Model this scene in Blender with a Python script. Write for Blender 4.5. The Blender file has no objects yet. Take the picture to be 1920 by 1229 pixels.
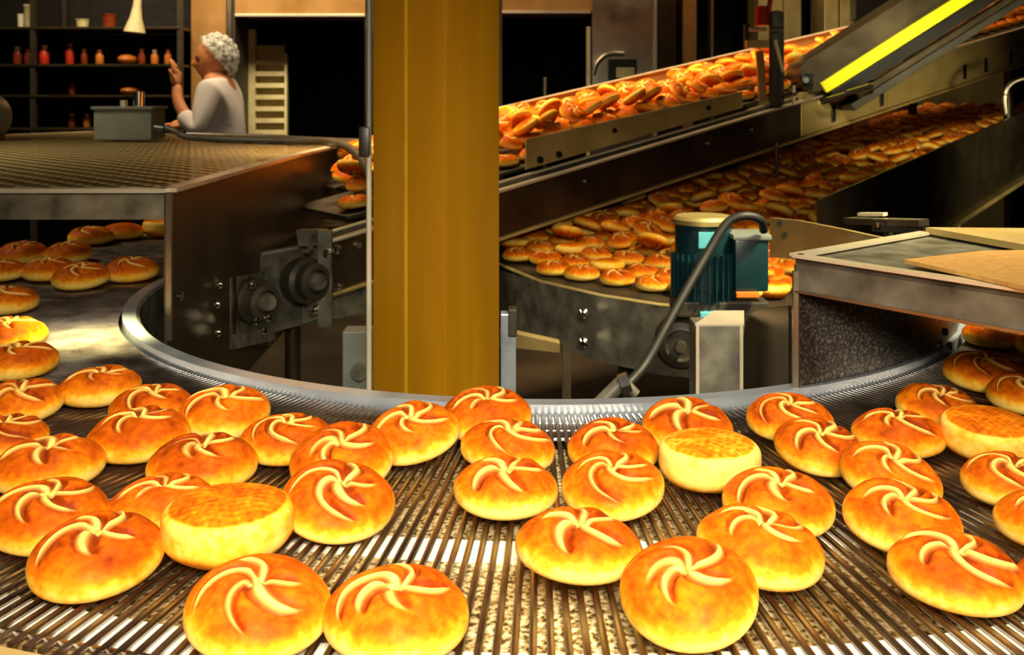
import bpy, bmesh, math, random
import numpy as np
from mathutils import Vector, Matrix, noise
PI = math.pi
S = bpy.context.scene
COL = S.collection
# ------------------------------------------------------------------ camera
CZ, F, YH = 1.304, 1800.0, 190.0          # lens height, focal length in px of the 1920 frame, horizon row
H = 0.404                                 # lens above the belt; the belt lies at z = 0.9
BZ = CZ - H
cam = bpy.data.cameras.new('camera'); co = bpy.data.objects.new('camera', cam); COL.objects.link(co)
co.location = (0, 0, CZ); co.rotation_euler = (PI/2, 0, 0)
cam.sensor_width = 36; cam.lens = F/1920*36; cam.shift_y = -(614.5-YH)/1920
cam.clip_start = .02; cam.clip_end = 100
cam.dof.use_dof = True; cam.dof.focus_distance = 1.0; cam.dof.aperture_fstop = 13.0
S.camera = co
# ------------------------------------------------------------------ world, lamps, added fill lights, exposure
w = bpy.data.worlds.new('World'); S.world = w; w.use_nodes = True
w.node_tree.nodes['Background'].inputs[0].default_value = (1.0, .78, .5, 1)
w.node_tree.nodes['Background'].inputs[1].default_value = .032
S.view_settings.view_transform = 'Standard'; S.view_settings.look = 'None'
S.view_settings.exposure = 0.0; S.view_settings.gamma = 1.0; S.view_settings.use_curve_mapping = False
def area(name, loc, target, sx, sy, power, col):
    l = bpy.data.lights.new(name, 'AREA'); l.shape = 'RECTANGLE'; l.size = sx; l.size_y = sy
    l.energy = power; l.color = col
    o = bpy.data.objects.new(name, l); COL.objects.link(o); o.location = loc
    o.rotation_euler = (Vector(target)-Vector(loc)).to_track_quat('-Z', 'Y').to_euler()
    return o
area('front_lamp', (.10, -.16, 1.62), (0, .80, .88), .60, .24, 11.8, (1, .86, .62)).data.spread = math.radians(82)
area('hall_lamp', (.1, 1.0, 3.5), (.05, 1.1, .9), 1.4, .5, 7, (1, .82, .55)).data.spread = math.radians(56)
area('left_lamp', (-2.8, 2.7, 3.0), (-1.75, 3.0, 1.1), 1.0, .5, 12, (1, .82, .52)).data.spread = math.radians(62)
area('tray_fill', (-.62, 1.35, 2.3), (-.715, 1.63, .9), .10, .10, 2.6, (1, .86, .36)).data.spread = math.radians(9)  # unseen spot added to brighten the empty tray at left
area('right_fill', (1.5, 1.2, 2.7), (.70, 1.95, 1.0), .5, .4, 12, (1, .84, .48)).data.spread = math.radians(42)  # unseen light added to brighten the golden guard and the cover top
area('elevator_fill', (1.0, 2.7, 1.78), (1.58, 3.9, 1.58), .2, .15, 2.8, (1, .92, .6)).data.spread = math.radians(44)  # no fixture here; added to bring up the yellow edge strip
area('side_fill', (3.0, 2.4, 1.12), (2.0, 3.9, 1.22), .4, .2, 2.0, (1, .84, .45)).data.spread = math.radians(46)  # low light added for the near faces of the side guards
area('back_lamp', (-1.5, 4.7, 3.2), (-1.5, 6.0, 1.5), 2.4, .4, 40, (1, .75, .45)).data.spread = math.radians(100)
area('back_right_lamp', (1.9, 5.9, 3.6), (1.9, 6.4, 1.8), 1.8, .3, 11, (1, .78, .48)).data.spread = math.radians(80)
def strip_fill(name, a, b, width, power, spread, col):       # long area light above a conveyor, shining straight down
    a, b = Vector(a), Vector(b); o = area(name, (a+b)/2, (a+b)/2-Vector((0,0,1)), (b-a).length, width, power, col)
    x = (b-a).normalized(); z = Vector((0,0,1)); z = (z-x*z.dot(x)).normalized(); y = z.cross(x)
    o.rotation_euler = Matrix((x, y, z)).transposed().to_euler(); o.data.spread = math.radians(spread); return o
strip_fill('belt_fill', (-.85, 3.05, 2.0), (2.4, 5.45, 2.7), .20, 48, 66, (1, .68, .34))  # unseen strip added to brighten the upper heap and spare the lower

# ------------------------------------------------------------------ helpers
def P(px, py, D): return Vector(((px-960)/F*D, D, CZ-(py-YH)/F*D))
def onplane(px, py, z):                   # point of the plane at height z (relative to the lens) seen at px,py
    D = -z*F/(py-YH); return P(px, py, D)
def tag(o, label, cat, group=None, kind=None):
    o['label'] = label; o['category'] = cat
    if group: o['group'] = group
    if kind: o['kind'] = kind
    return o
def thing(name, loc, label, cat, group=None):
    o = bpy.data.objects.new(name, None); COL.objects.link(o); o.location = loc; o.empty_display_size = .05
    return tag(o, label, cat, group)
class MB:
    def __init__(s): s.bm = bmesh.new()
    def box(s, c, size, rot=None, bev=0):
        r = bmesh.ops.create_cube(s.bm, size=1.0); vs = r['verts']
        m = Matrix.Translation(Vector(c)) @ (rot.to_4x4() if rot else Matrix.Identity(4)) @ Matrix.Diagonal((*size, 1))
        bmesh.ops.transform(s.bm, matrix=m, verts=vs)
        if bev:
            es = list({e for v in vs for e in v.link_edges})
            bmesh.ops.bevel(s.bm, geom=es, offset=bev, segments=2, affect='EDGES', profile=.6)
        return s
    def beam(s, a, b, w, h, bev=0, up=(0,0,1)):     # rectangular bar from a to b; w sideways, h along up
        a, b = Vector(a), Vector(b); d = b-a; L = d.length; x = d/L
        y = Vector(up).cross(x).normalized(); z = x.cross(y)
        return s.box((a+b)/2, (L, w, h), Matrix((x, y, z)).transposed(), bev)
    def tube(s, pts, r, n=12, closed=False):
        pts = [Vector(p) for p in pts]; rings = []; N = len(pts)
        up = Vector((0,0,1))
        for i, p in enumerate(pts):
            if closed: d = pts[(i+1) % N]-pts[i-1]
            else: d = pts[min(i+1, N-1)]-pts[max(i-1, 0)]
            d.normalize()
            u = up.cross(d)
            if u.length < .15: u = Vector((1,0,0)).cross(d)
            u.normalize(); v = d.cross(u)
            rr = r[i] if isinstance(r, (list, tuple)) else r
            rings.append([s.bm.verts.new(p+(u*math.cos(2*PI*k/n)+v*math.sin(2*PI*k/n))*rr) for k in range(n)])
        for i in range(N-(0 if closed else 1)):
            A, B = rings[i], rings[(i+1) % N]
            for k in range(n): s.bm.faces.new((A[k], A[(k+1) % n], B[(k+1) % n], B[k]))
        if not closed:
            s.bm.faces.new(rings[0][::-1]); s.bm.faces.new(rings[-1])
        return s
    def cyl(s, a, b, r, n=24, r2=None): return s.tube([a, b], [r, r if r2 is None else r2], n)
    def lathe(s, o, axis, prof, n=32):              # prof: (radius, height along axis)
        a = Vector(axis).normalized(); u = a.orthogonal().normalized(); v = a.cross(u); o = Vector(o); rings = []
        for (r, h) in prof:
            rings.append([s.bm.verts.new(o+a*h+(u*math.cos(2*PI*k/n)+v*math.sin(2*PI*k/n))*max(r, 1e-5)) for k in range(n)])
        for A, B in zip(rings, rings[1:]):
            for k in range(n): s.bm.faces.new((A[k], A[(k+1) % n], B[(k+1) % n], B[k]))
        s.bm.faces.new(rings[0][::-1]); s.bm.faces.new(rings[-1])
        return s
    def prism(s, pts, vec):                         # polygon extruded along vec
        vec = Vector(vec); A = [s.bm.verts.new(Vector(p)) for p in pts]; B = [s.bm.verts.new(Vector(p)+vec) for p in pts]
        n = len(A); s.bm.faces.new(A[::-1]); s.bm.faces.new(B)
        for k in range(n): s.bm.faces.new((A[k], A[(k+1) % n], B[(k+1) % n], B[k]))
        return s
    def strip(s, top, bot, th):                     # standing wall: top line / bottom line, thickness th
        n = len(top); T = [Vector(p) for p in top]; B = [Vector(p) for p in bot]; rows = []
        for i in range(n):
            d = T[min(i+1, n-1)]-T[max(i-1, 0)]; d.z = 0; d.normalize(); q = Vector((-d.y, d.x, 0))*th
            rows.append([s.bm.verts.new(T[i]), s.bm.verts.new(T[i]+q), s.bm.verts.new(B[i]+q), s.bm.verts.new(B[i])])
        for a, b in zip(rows, rows[1:]):
            for k in range(4): s.bm.faces.new((a[k], a[(k+1) % 4], b[(k+1) % 4], b[k]))
        s.bm.faces.new(rows[0][::-1]); s.bm.faces.new(rows[-1])
        return s
    def build(s, name, mat, parent=None, smooth=False, label=None, bevel=0):
        bmesh.ops.recalc_face_normals(s.bm, faces=s.bm.faces)
        me = bpy.data.meshes.new(name); s.bm.to_mesh(me); s.bm.free()
        if smooth:
            for p in me.polygons: p.use_smooth = True
            me.set_sharp_from_angle(angle=math.radians(38))
        me.materials.append(mat); o = bpy.data.objects.new(name, me); COL.objects.link(o)
        if parent:
            o.parent = parent; o.matrix_parent_inverse = Matrix.Translation(-world_loc(parent))
        if bevel:
            m = o.modifiers.new('bevel', 'BEVEL'); m.width = bevel; m.segments = 2; m.limit_method = 'ANGLE'
        if label: o['label'] = label
        return o
def world_loc(o):
    # only Empties carry an offset (no rotation); their mesh children and grandchildren sit at world origin coordinates
    return Vector(o.location) if o.type == 'EMPTY' else Vector((0,0,0))
def arc(R, a0, a1, n, z): return [ctr(R, a0+(a1-a0)*i/n, z) for i in range(n+1)]
CX, CY = .058, 2.078
def ctr(R, a, z): return Vector((CX+R*math.sin(a), CY-R*math.cos(a), z))

# ------------------------------------------------------------------ materials
def nodes(name):
    m = bpy.data.materials.new(name); m.use_nodes = True; nt = m.node_tree
    return m, nt, nt.nodes['Principled BSDF']
def tex(nt, scale, detail=4, kind='ShaderNodeTexNoise', stretch=None):
    tc = nt.nodes.new('ShaderNodeTexCoord'); t = nt.nodes.new(kind); t.inputs['Scale'].default_value = scale
    if 'Detail' in t.inputs: t.inputs['Detail'].default_value = detail
    src = tc.outputs['Object']
    if stretch:
        mp = nt.nodes.new('ShaderNodeMapping'); mp.inputs['Scale'].default_value = stretch
        nt.links.new(src, mp.inputs[0]); src = mp.outputs[0]
    nt.links.new(src, t.inputs['Vector'])
    return t
def ramp(nt, fac, stops):
    r = nt.nodes.new('ShaderNodeValToRGB'); e = r.color_ramp.elements
    while len(e) < len(stops): e.new(.5)
    for k, (p, c) in enumerate(stops): e[k].position = p; e[k].color = (*c, 1)
    nt.links.new(fac, r.inputs[0]); return r
def metal(name, c1, c2, rough=.35, scale=12, metallic=1.0, bump=.1, stretch=None, coat=0):
    m, nt, b = nodes(name)
    t = tex(nt, scale, 6, stretch=stretch); r = ramp(nt, t.outputs[0], [(.3, c1), (.7, c2)])
    nt.links.new(r.outputs[0], b.inputs['Base Color']); b.inputs['Metallic'].default_value = metallic
    rr = nt.nodes.new('ShaderNodeMapRange'); rr.inputs[3].default_value = rough*.75; rr.inputs[4].default_value = rough*1.3
    nt.links.new(t.outputs[0], rr.inputs[0]); nt.links.new(rr.outputs[0], b.inputs['Roughness'])
    if bump:
        t2 = tex(nt, scale*6, 3); bp = nt.nodes.new('ShaderNodeBump'); bp.inputs['Strength'].default_value = bump; bp.inputs['Distance'].default_value = .002
        nt.links.new(t2.outputs[0], bp.inputs['Height']); nt.links.new(bp.outputs[0], b.inputs['Normal'])
    return m
def paint(name, c1, c2=None, rough=.5, scale=15, bump=.08, stretch=None): return metal(name, c1, c2 or tuple(x*.75 for x in c1), rough, scale, 0.0, bump, stretch)
M = {}
M['steel'] = metal('brushed_steel', (.42,.38,.30), (.62,.56,.45), .34, 9)
M['steel_dark'] = metal('smoked_steel', (.065,.05,.032), (.15,.115,.07), .34, 6, .8)
M['steel_stain'] = metal('stained_steel', (.09,.085,.065), (.27,.262,.215), .40, 22, metallic=.45)
def mk_speckle():
    m, nt, b = nodes('floury_steel')
    t = tex(nt, 230, 5); t2 = tex(nt, 5, 3)
    r = ramp(nt, t.outputs[0], [(.48, (.075,.068,.062)), (.66, (.30,.30,.31))]); r2 = ramp(nt, t2.outputs[0], [(.42, (.40,.34,.27)), (.60, (1,1,1))])
    mx = nt.nodes.new('ShaderNodeMix'); mx.data_type = 'RGBA'; mx.blend_type = 'MULTIPLY'; mx.inputs[0].default_value = 1
    nt.links.new(r.outputs[0], mx.inputs[6]); nt.links.new(r2.outputs[0], mx.inputs[7]); nt.links.new(mx.outputs[2], b.inputs['Base Color'])
    b.inputs['Metallic'].default_value = .5; b.inputs['Roughness'].default_value = .4; return m
M['speckle'] = mk_speckle()
M['rail'] = metal('rail_steel', (.36,.42,.52), (.52,.60,.72), .3, 14, .6)
M['bright'] = metal('bright_steel', (.75,.68,.52), (.9,.82,.62), .22, 10, metallic=.45)
M['chrome'] = metal('chrome', (.85,.85,.82), (.95,.95,.92), .12, 10, bump=0)
M['bronze'] = metal('bronze_steel', (.45,.24,.07), (.62,.36,.13), .38, 5, metallic=.45)
M['olive'] = metal('olive_panel', (.36,.28,.10), (.50,.40,.17), .42, 6, .45)
M['tan'] = metal('tan_steel', (.50,.37,.13), (.70,.54,.23), .38, 7, metallic=.45)
M['rod'] = metal('belt_rod', (.20,.17,.15), (.42,.38,.34), .3, 25)
M['black'] = paint('black_plastic', (.010,.009,.008), None, .38)
M['dark'] = paint('dark_iron', (.022,.018,.013), (.04,.033,.02), .5)
M['rubber'] = paint('black_rubber', (.012,.012,.011), None, .55)
M['yellow'] = paint('bright_yellow', (1.0,.90,.002), (.98,.88,.002), .45, 4, 0)
M['teal'] = paint('teal_enamel', (.006,.034,.043), (.004,.022,.030), .32)
M['cyan'] = paint('cyan_label', (.10,.42,.55), (.12,.50,.62), .3)
M['greybox'] = paint('grey_enamel', (.16,.185,.18), (.20,.22,.20), .42)
M['red'] = paint('red_plastic', (.55,.03,.01), None, .4)
M['darkred'] = paint('dark_red_glaze', (.16,.022,.008), (.25,.05,.012), .22)
M['amber'] = paint('amber_glaze', (.55,.20,.03), (.45,.12,.015), .3)
M['cream'] = paint('cream_paint', (.72,.66,.38), (.55,.50,.26), .55)
M['white'] = paint('white_plastic', (.85,.84,.78), (.72,.70,.62), .35)
M['floor'] = paint('stained_concrete', (.030,.022,.014), (.055,.04,.024), .55, 3)
M['wall'] = paint('dark_wall', (.05,.035,.018), (.035,.024,.012), .7, 2)
M['skin'] = paint('skin', (.62,.26,.10), (.50,.19,.07), .5, 30)
M['coat'] = paint('white_coat', (.80,.78,.76), (.66,.64,.66), .8, 9, .3)
M['trousers'] = paint('dark_trousers', (.03,.03,.04), None, .8)
M['hair'] = paint('dark_hair', (.03,.018,.01), None, .6, 60)
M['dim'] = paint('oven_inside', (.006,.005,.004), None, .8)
# cardboard
M['card'] = paint('tan_sheet', (.62,.36,.10), (.48,.26,.07), .7, 90, .15)
# column paint
def mk_column():
    m, nt, b = nodes('mustard_paint')
    t = tex(nt, 5, 6, stretch=(4, 4, .5)); r = ramp(nt, t.outputs[0], [(.3, (.29,.130,.001)), (.55, (.33,.155,.0015)), (.8, (.37,.185,.003))])
    t2 = tex(nt, 3.2, 1); r2 = ramp(nt, t2.outputs[0], [(.775, (1,1,1)), (.80, (.35,.2,.1))])
    mx = nt.nodes.new('ShaderNodeMix'); mx.data_type = 'RGBA'; mx.blend_type = 'MULTIPLY'; mx.inputs[0].default_value = 1
    nt.links.new(r.outputs[0], mx.inputs[6]); nt.links.new(r2.outputs[0], mx.inputs[7]); nt.links.new(mx.outputs[2], b.inputs['Base Color'])
    b.inputs['Roughness'].default_value = .42
    t3 = tex(nt, 60, 3); bp = nt.nodes.new('ShaderNodeBump'); bp.inputs['Strength'].default_value = .08; bp.inputs['Distance'].default_value = .003
    nt.links.new(t3.outputs[0], bp.inputs['Height']); nt.links.new(bp.outputs[0], b.inputs['Normal'])
    return m
M['column'] = mk_column()
M['column_seam'] = paint('seam_paint', (.50,.30,.015), (.42,.24,.008), .4)
# crumb-strewn tray beneath the rods
def mk_tray():
    m, nt, b = nodes('crumb_tray')
    t = tex(nt, 210, 3); r = ramp(nt, t.outputs[0], [(.36, (.09,.05,.015)), (.45, (.45,.34,.13)), (.54, (.80,.68,.38)), (.64, (.98,.92,.72))])
    t2 = tex(nt, 9, 3); r2 = ramp(nt, t2.outputs[0], [(.35, (.55,.42,.26)), (.65, (1,1,1))])
    mx = nt.nodes.new('ShaderNodeMix'); mx.data_type = 'RGBA'; mx.blend_type = 'MULTIPLY'; mx.inputs[0].default_value = 1
    nt.links.new(r.outputs[0], mx.inputs[6]); nt.links.new(r2.outputs[0], mx.inputs[7]); nt.links.new(mx.outputs[2], b.inputs['Base Color'])
    b.inputs['Roughness'].default_value = .45; b.inputs['Metallic'].default_value = .25
    return m
M['tray'] = mk_tray()
# perforated cover sheet: real holes by transparency
def mk_perf():
    m, nt, b = nodes('perforated_sheet')
    t = tex(nt, 1, kind='ShaderNodeTexVoronoi'); t.inputs['Randomness'].default_value = 0.0; t.inputs['Detail'].default_value = 0.0; t.inputs['Scale'].default_value = 21
    mp = nt.nodes.new('ShaderNodeMapping'); mp.inputs['Rotation'].default_value = (0, 0, math.radians(45)); mp.inputs['Scale'].default_value = (1,1,0)
    l = [k for k in nt.links if k.to_node == t][0]; src = l.from_socket
    nt.links.new(src, mp.inputs[0]); nt.links.new(mp.outputs[0], t.inputs['Vector'])
    r = ramp(nt, t.outputs['Distance'], [(.36, (0,0,0)), (.41, (1,1,1))])
    b.inputs['Base Color'].default_value = (.56,.44,.20,1); b.inputs['Metallic'].default_value = .75; b.inputs['Roughness'].default_value = .42
    nt.links.new(r.outputs[0], b.inputs['Alpha'])
    return m
M['perf'] = mk_perf()
def mk_net():
    m, nt, b = nodes('hair_net_mesh')
    b.inputs['Base Color'].default_value = (.80,.83,.78,1); b.inputs['Roughness'].default_value = .6
    t = tex(nt, 55, 3); r = ramp(nt, t.outputs[0], [(.42, (.12,.12,.12)), (.62, (.80,.80,.80))])
    nt.links.new(r.outputs[0], b.inputs['Alpha']); return m
M['net'] = mk_net()
# bread crust; attributes: how far baked, darker along the fold grooves, and the pale score lines
def mk_crust():
    m, nt, b = nodes('bread_crust')
    a1 = nt.nodes.new('ShaderNodeAttribute'); a1.attribute_name = 'bake'
    a2 = nt.nodes.new('ShaderNodeAttribute'); a2.attribute_name = 'score'
    oi = nt.nodes.new('ShaderNodeObjectInfo')
    t = tex(nt, 28, 5); t2 = tex(nt, 130, 3)
    def math_(op, x, y, c=False):
        n = nt.nodes.new('ShaderNodeMath'); n.operation = op; n.use_clamp = c
        for i, v in enumerate((x, y)):
            if isinstance(v, (int, float)): n.inputs[i].default_value = v
            else: nt.links.new(v, n.inputs[i])
        return n.outputs[0]
    n1 = math_('MULTIPLY', math_('SUBTRACT', t.outputs[0], .5), .55)
    n2 = math_('MULTIPLY', math_('SUBTRACT', t2.outputs[0], .5), .55)
    n3 = math_('MULTIPLY', math_('SUBTRACT', oi.outputs['Random'], .5), .16)
    f = math_('ADD', math_('ADD', math_('ADD', a1.outputs['Fac'], n1), n2), n3, True)
    r = ramp(nt, f, [(0, (.93,.64,.15)), (.22, (.88,.44,.030)), (.46, (.72,.205,.005)), (.72, (.50,.090,.003)), (1, (.22,.027,.002))])
    mx = nt.nodes.new('ShaderNodeMix'); mx.data_type = 'RGBA'
    nt.links.new(a2.outputs['Fac'], mx.inputs[0]); nt.links.new(r.outputs[0], mx.inputs[6]); mx.inputs[7].default_value = (.93,.60,.15,1)
    nt.links.new(mx.outputs[2], b.inputs['Base Color'])
    b.inputs['Roughness'].default_value = .46; b.inputs['Specular IOR Level'].default_value = .05
    b.inputs['Subsurface Weight'].default_value = .0
    bp = nt.nodes.new('ShaderNodeBump'); bp.inputs['Strength'].default_value = .25; bp.inputs['Distance'].default_value = .002
    nt.links.new(t2.outputs[0], bp.inputs['Height']); nt.links.new(bp.outputs[0], b.inputs['Normal'])
    return m
M['crust'] = mk_crust()

# ------------------------------------------------------------------ the hall
def struct(o): o['kind'] = 'structure'; return o
struct(MB().box((0, 3.2, -.05), (12, 10.6, .1)).build('floor', M['floor']))
struct(MB().box((0, 8.45, 2.1), (12, .1, 4.4)).build('wall_back', M['wall']))
struct(MB().box((-6.05, 3.2, 2.1), (.1, 10.6, 4.4)).build('wall_left', M['wall']))
struct(MB().box((6.05, 3.2, 2.1), (.1, 10.6, 4.4)).build('wall_right', M['wall']))
struct(MB().box((0, 3.2, 4.35), (12, 10.6, .1)).build('ceiling', M['wall']))

# ------------------------------------------------------------------ curved wire-belt conveyor
A0, A1 = math.radians(-158), math.radians(118)
cv = thing('curved_conveyor', (CX, CY-1.1, 0), 'curved wire rod conveyor carrying the crusty rolls around the yellow column', 'conveyor')
def ring(R0, R1, z0, z1, a0, a1, n, name, mat, parent, sm=True, label=None):
    mb = MB(); rows = []
    for i in range(n+1):
        a = a0+(a1-a0)*i/n
        rows.append([mb.bm.verts.new(ctr(R, a, z)) for R, z in ((R0,z0),(R1,z0),(R1,z1),(R0,z1))])
    for p, q in zip(rows, rows[1:]):
        for k in range(4): mb.bm.faces.new((p[k], p[(k+1)%4], q[(k+1)%4], q[k]))
    mb.bm.faces.new(rows[0][::-1]); mb.bm.faces.new(rows[-1])
    return mb.build(name, mat, parent, sm, label)
ring(.930, 1.432, BZ-.022, BZ-.013, A0, A1, 160, 'crumb_tray', M['tray'], cv)
ring(.836, .930, BZ-.024, BZ-.015, A0, A1, 160, 'chain_track', M['dark'], cv, label='dark inner chain track')
ring(1.185, 1.215, BZ-.013, BZ-.0065, A0, A1, 160, 'wear_strip', M['white'], cv, label='white plastic inner wear strip')
ring(1.366, 1.398, BZ-.013, BZ-.0065, A0, A1, 160, 'wear_strip', M['white'], cv, label='white plastic outer wear strip')
rods = MB(); nr = 0
a = A0+.004
while a < A1:
    rods.tube([ctr(.842, a, BZ-.003), ctr(1.428, a, BZ-.003)], .0030, 8); nr += 1
    a += .0099
for R in (.866, .892, .920, 1.412): rods.tube(arc(R, A0, A1, 220, BZ-.0045), .0028, 6)
a = A0+.004+.00495
while a < A1:
    rods.tube([ctr(.842, a, BZ-.0045), ctr(.915, a, BZ-.0045)], .0018, 6); a += .0099
rods.build('rod_belt', M['rod'], cv, True)
ring(.812, .836, BZ-.03, BZ+.011, A0, A1, 200, 'inner_rail', M['rail'], cv)
ring(.806, .812, BZ-.20, BZ+.006, A0, A1, 160, 'inner_skirt', M['steel_stain'], cv)
ring(1.432, 1.456, BZ-.03, BZ-.002, A0, A1, 200, 'outer_rail', M['tan'], cv)
ring(1.450, 1.456, BZ-.20, BZ-.03, A0, A1, 160, 'outer_skirt', M['steel_dark'], cv)
for a in (-130, -80, -30, 25, 75):
    for R in (.86, 1.40):
        a_ = math.radians(a)
        MB().tube([ctr(R, a_, 0), ctr(R, a_, BZ-.022)], .022, 12).build('leg', M['steel_dark'], cv, True)

# ------------------------------------------------------------------ bread rolls
def lump(x, y, z, rnd, f, n=9):          # smooth pseudo noise, about -1..1
    r = 0
    for k in range(n):
        a = [rnd.gauss(0, f) for q in range(3)]; r = r+np.sin(a[0]*x+a[1]*y+a[2]*z+rnd.uniform(0, 6.28))
    return r/math.sqrt(n)*.8
def roll_mesh(name, seed, nu, nv, twist=1.15, kind=0):      # kind 0 crest of five folds, 1 seen flat side up, 2 plain
    rnd = random.Random(seed); me = bpy.data.meshes.new(name)
    tw0 = twist
    al = np.linspace(0, PI, nv+1)[:, None]; th = np.linspace(0, 2*PI, nu, endpoint=False)[None, :]
    al, th = np.broadcast_arrays(al, th); al = al.copy(); th = th.copy()
    th[0, :] = 0; th[-1, :] = 0
    sn = np.abs(np.sin(al)); c = np.cos(al); c[0] = 1; c[-1] = -1; sn[0] = 0; sn[-1] = 0
    Rr, zt, zb = .055, .0235, .0195
    if kind == 1: zt, zb = .026, .026
    rho = sn**(.84 if kind != 1 else .80)
    zz = np.where(c > 0, zb+zt*np.abs(c), zb-zb*np.abs(c)**(.68 if kind != 1 else .36))
    r = Rr*rho*(1+.022*np.sin(2*th+seed)+.012*np.sin(3*th+seed*2))
    x, y = r*np.cos(th), r*np.sin(th); z = zz.copy()
    up_ = np.clip(c*1.6, 0, 1)
    z += lump(x, y, zz, rnd, 60)*.0011*up_
    rr_ = 1+lump(x, y, zz, rnd, 45)*.010*(1-np.abs(c)); x, y = x*rr_, y*rr_
    best = np.zeros_like(z); g = np.zeros_like(z); near = np.full_like(z, 9.0)
    if kind == 0:
        for k in range(5):
            a0 = 2*PI*k/5+rnd.uniform(-.24, .24); tw = tw0+rnd.uniform(-.45, .45); ln = rnd.uniform(.60, .94)
            wd = rnd.uniform(.75, 1.35); st = rnd.choice((1, 1, 1, .9, .55)); sd = rnd.choice((1, 1, -1))
            d = (th-(a0+tw*(rho*.75+.35*rho*rho))+PI) % (2*PI)-PI
            near = np.minimum(near, np.abs(d))
            wob = wd*(.70+.55*np.sin(PI*np.clip(rho/ln, 0, 1))**.8)
            dm = d*np.maximum(rho, .06)*Rr/wob
            fade = np.clip((ln-rho)/.12, 0, 1)*np.clip((rho+.02)/.07, 0, 1)*np.clip(c*4, 0, 1)*st
            best = np.maximum(best, np.exp(-(dm/.0023)**2)*fade)
            g = np.maximum(g, np.maximum(np.exp(-((dm-sd*.0056)/.0029)**2), .45*np.exp(-((dm+sd*.0050)/.0024)**2))*fade)
        lobe = np.sin(np.minimum(1, near/.63)*PI/2)*np.sin(np.minimum(1, rho/.95)*PI)*up_
        z += .0027*best-.0050*g+.0038*lobe-.0040*np.exp(-(rho/.13)**2)*(c > 0)
    t = zz/(zb+zt)
    bk = np.clip((t-.36)/.46, 0, 1); bk = bk*bk*(3-2*bk)*.70+.06
    bk = np.maximum(bk, np.clip((.20-t)/.20, 0, 1)*.75)
    if kind == 1:
        bk = .06+.62*np.clip((t-.60)/.4, 0, 1)
        rim = np.clip((.90-rho)/.05, 0, 1)*(c < 0); bk = bk*(1-rim)+(.50+.13*lump(x, y, z*0, rnd, 420, 14))*rim
    bk = np.clip(bk+.07*lump(x, y, zz, rnd, 110)+g*.50, 0, 1)
    z -= z.min()
    V = np.stack([x, y, z], -1).reshape(-1, 3)
    keep = np.concatenate([[0], np.arange(nu, nv*nu+1)])            # one vertex at each pole
    V = V[keep]; bk = bk.reshape(-1)[keep]; sc = np.minimum(1, best*1.3).reshape(-1)[keep]
    def vi(jj, ii): return 0 if jj == 0 else (1+(nv-1)*nu if jj == nv else 1+(jj-1)*nu+ii % nu)
    faces = []
    for jj in range(nv):
        for ii in range(nu):
            q = (vi(jj, ii), vi(jj+1, ii), vi(jj+1, ii+1), vi(jj, ii+1))
            faces.append(tuple(dict.fromkeys(q)))
    me.from_pydata(V.tolist(), [], faces); me.update()
    for nm, arr in (('bake', bk), ('score', sc)):
        at = me.attributes.new(nm, 'FLOAT', 'POINT'); at.data.foreach_set('value', arr.astype(np.float32))
    for p in me.polygons: p.use_smooth = True
    me.materials.append(M['crust'])
    return me
HI = [roll_mesh('kaiser_roll_crust', 11*k+3, 230, 90, (1.2, 1.8, 1.5)[k % 3]) for k in range(9)]
HI_PLAIN = {1: roll_mesh('kaiser_roll_flat', 77, 160, 80, 1.1, 1), 2: roll_mesh('kaiser_roll_plain', 78, 120, 50, 1.1, 2)}
LO = [roll_mesh('small_roll_crust', 5*k+1, 44, 18) for k in range(5)]
RH = .043                                 # roll height at size 1
rr = random.Random(5)
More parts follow.
